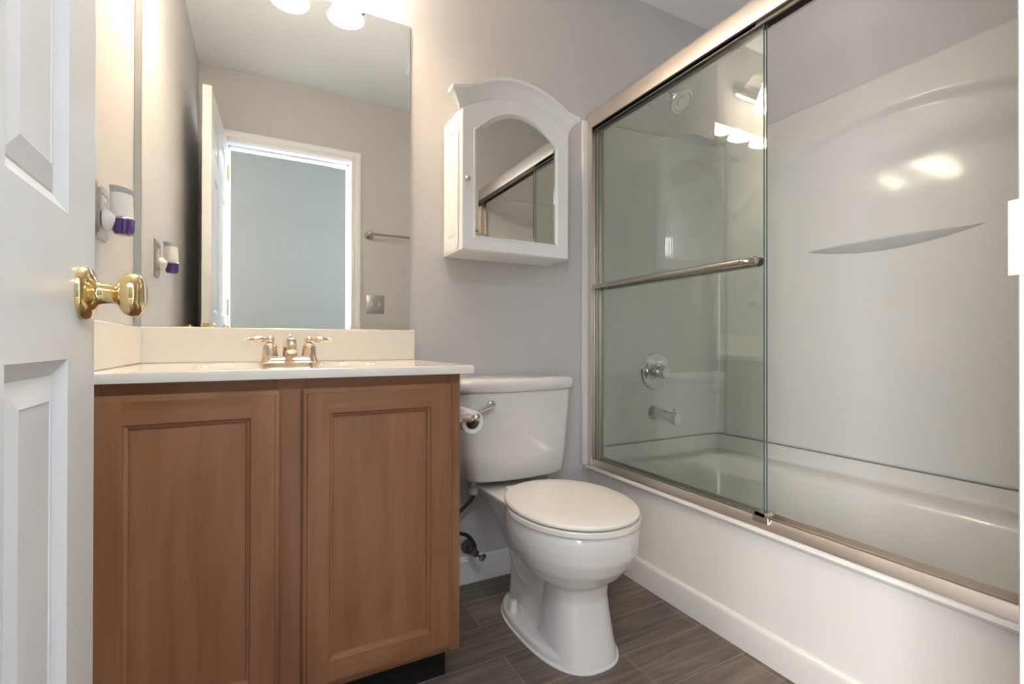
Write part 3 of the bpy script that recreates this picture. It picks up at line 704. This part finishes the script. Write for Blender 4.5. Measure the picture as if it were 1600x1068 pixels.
b = BM(); loft(b, [[Vector((ax_ + cos(t) * rx * .88, ay + sin(t) * ry * .9, z - .0035 * cos(t) * k2)) for t in [2 * pi * k / 32 for k in range(32)]] for rx, ry, z, k2 in ((.0228, .0243, 1.2165, 0), (.0245, .026, 1.229, 1), (.0215, .023, 1.229, 1), (.017, .018, 1.219, 0))]); obj('vent_collar', b, M['greyplastic'], af, label='grey flared vent collar')
b = BM(); loft(b, [[Vector((ax_ + .004 + cos(t) * rx * .88, ay + sin(t) * ry * .9, z)) for t in [2 * pi * k / 28 for k in range(28)]] for rx, ry, z in ((.010, .012, 1.1265), (.018, .020, 1.128), (.0225, .0245, 1.136), (.0235, .0255, 1.146), (.0235, .0255, 1.1595))]); fl = obj('oil_bottle', b, M['purple'], af, label='bottle of purple oil')
b = BM(); loft(b, [[Vector((ax_ + .004 + cos(t) * rx * .88, ay + sin(t) * ry * .9, z)) for t in [2 * pi * k / 28 for k in range(28)]] for rx, ry, z in ((.0235, .0255, 1.1598), (.0232, .0252, 1.163), (.019, .021, 1.1665))]); obj('bottle_neck', b, M['plate'], fl)

# ------------------------------------------------------------------ rear wall: towel bar and switches (seen in the mirror)
tb = thing('towel_bar', 'brushed nickel towel bar on the rear wall beside the door, seen in the mirror', 'towel bar', (.88, YR, 1.59))
b = BM(); lathe(b, (.615, YR + .062, 1.590), (1, 0, 0), [(.008, 0), (.008, .53)], 16); obj('bar', b, M['nickel'], tb)
for xx in (.615, 1.145):
    b = BM(); lathe(b, (xx, YR + .0005, 1.590), (0, 1, 0), [(.025, 0), (.024, .006), (.012, .014), (.010, .045), (.015, .052), (.0175, .062), (.015, .072), (.006, .077), (0, .078)], 24); obj('post', b, M['nickel'], tb)
sw = thing('switch_plate', 'nickel double light switch plate on the rear wall, seen in the mirror', 'light switch', (.660, YR, 1.145))
b = BM(); hw, hz = .058, .060
q = lambda a, c, d: [Vector((p.x, YR + d, p.y)) for p in rrect(.660 - a, .660 + a, 1.145 - c, 1.145 + c, .004, 0, 3)]
loft(b, [q(hw, hz, .0003), q(hw, hz, .003), q(hw - .004, hz - .004, .006)]); obj('plate', b, M['plate'], sw)
for s in (-1, 1):
    b = BM(); box(b, .660 + s * .023 - .005, .660 + s * .023 + .005, YR + .006, YR + .012, 1.133, 1.157); obj('toggle', b, M['whiteplastic'], sw, bevel=.001)

# ceiling vent
cv = thing('ceiling_vent', 'white slatted exhaust fan grille on the bathroom ceiling', 'vent', (.86, .68, ZC))
b = BM(); loft(b, [rrect(.74, .98, .56, .80, .01, ZC - .0005, 3), rrect(.745, .975, .565, .795, .01, ZC - .012, 3), rrect(.765, .955, .585, .775, .006, ZC - .016, 3), rrect(.765, .955, .585, .775, .006, ZC - .006, 3)]); obj('frame', b, M['white'], cv)
b = BM()
for k in range(9): box(b, .767, .953, .592 + k * .0205, .604 + k * .0205, ZC - .014, ZC - .010)
obj('grille', b, M['white'], cv)
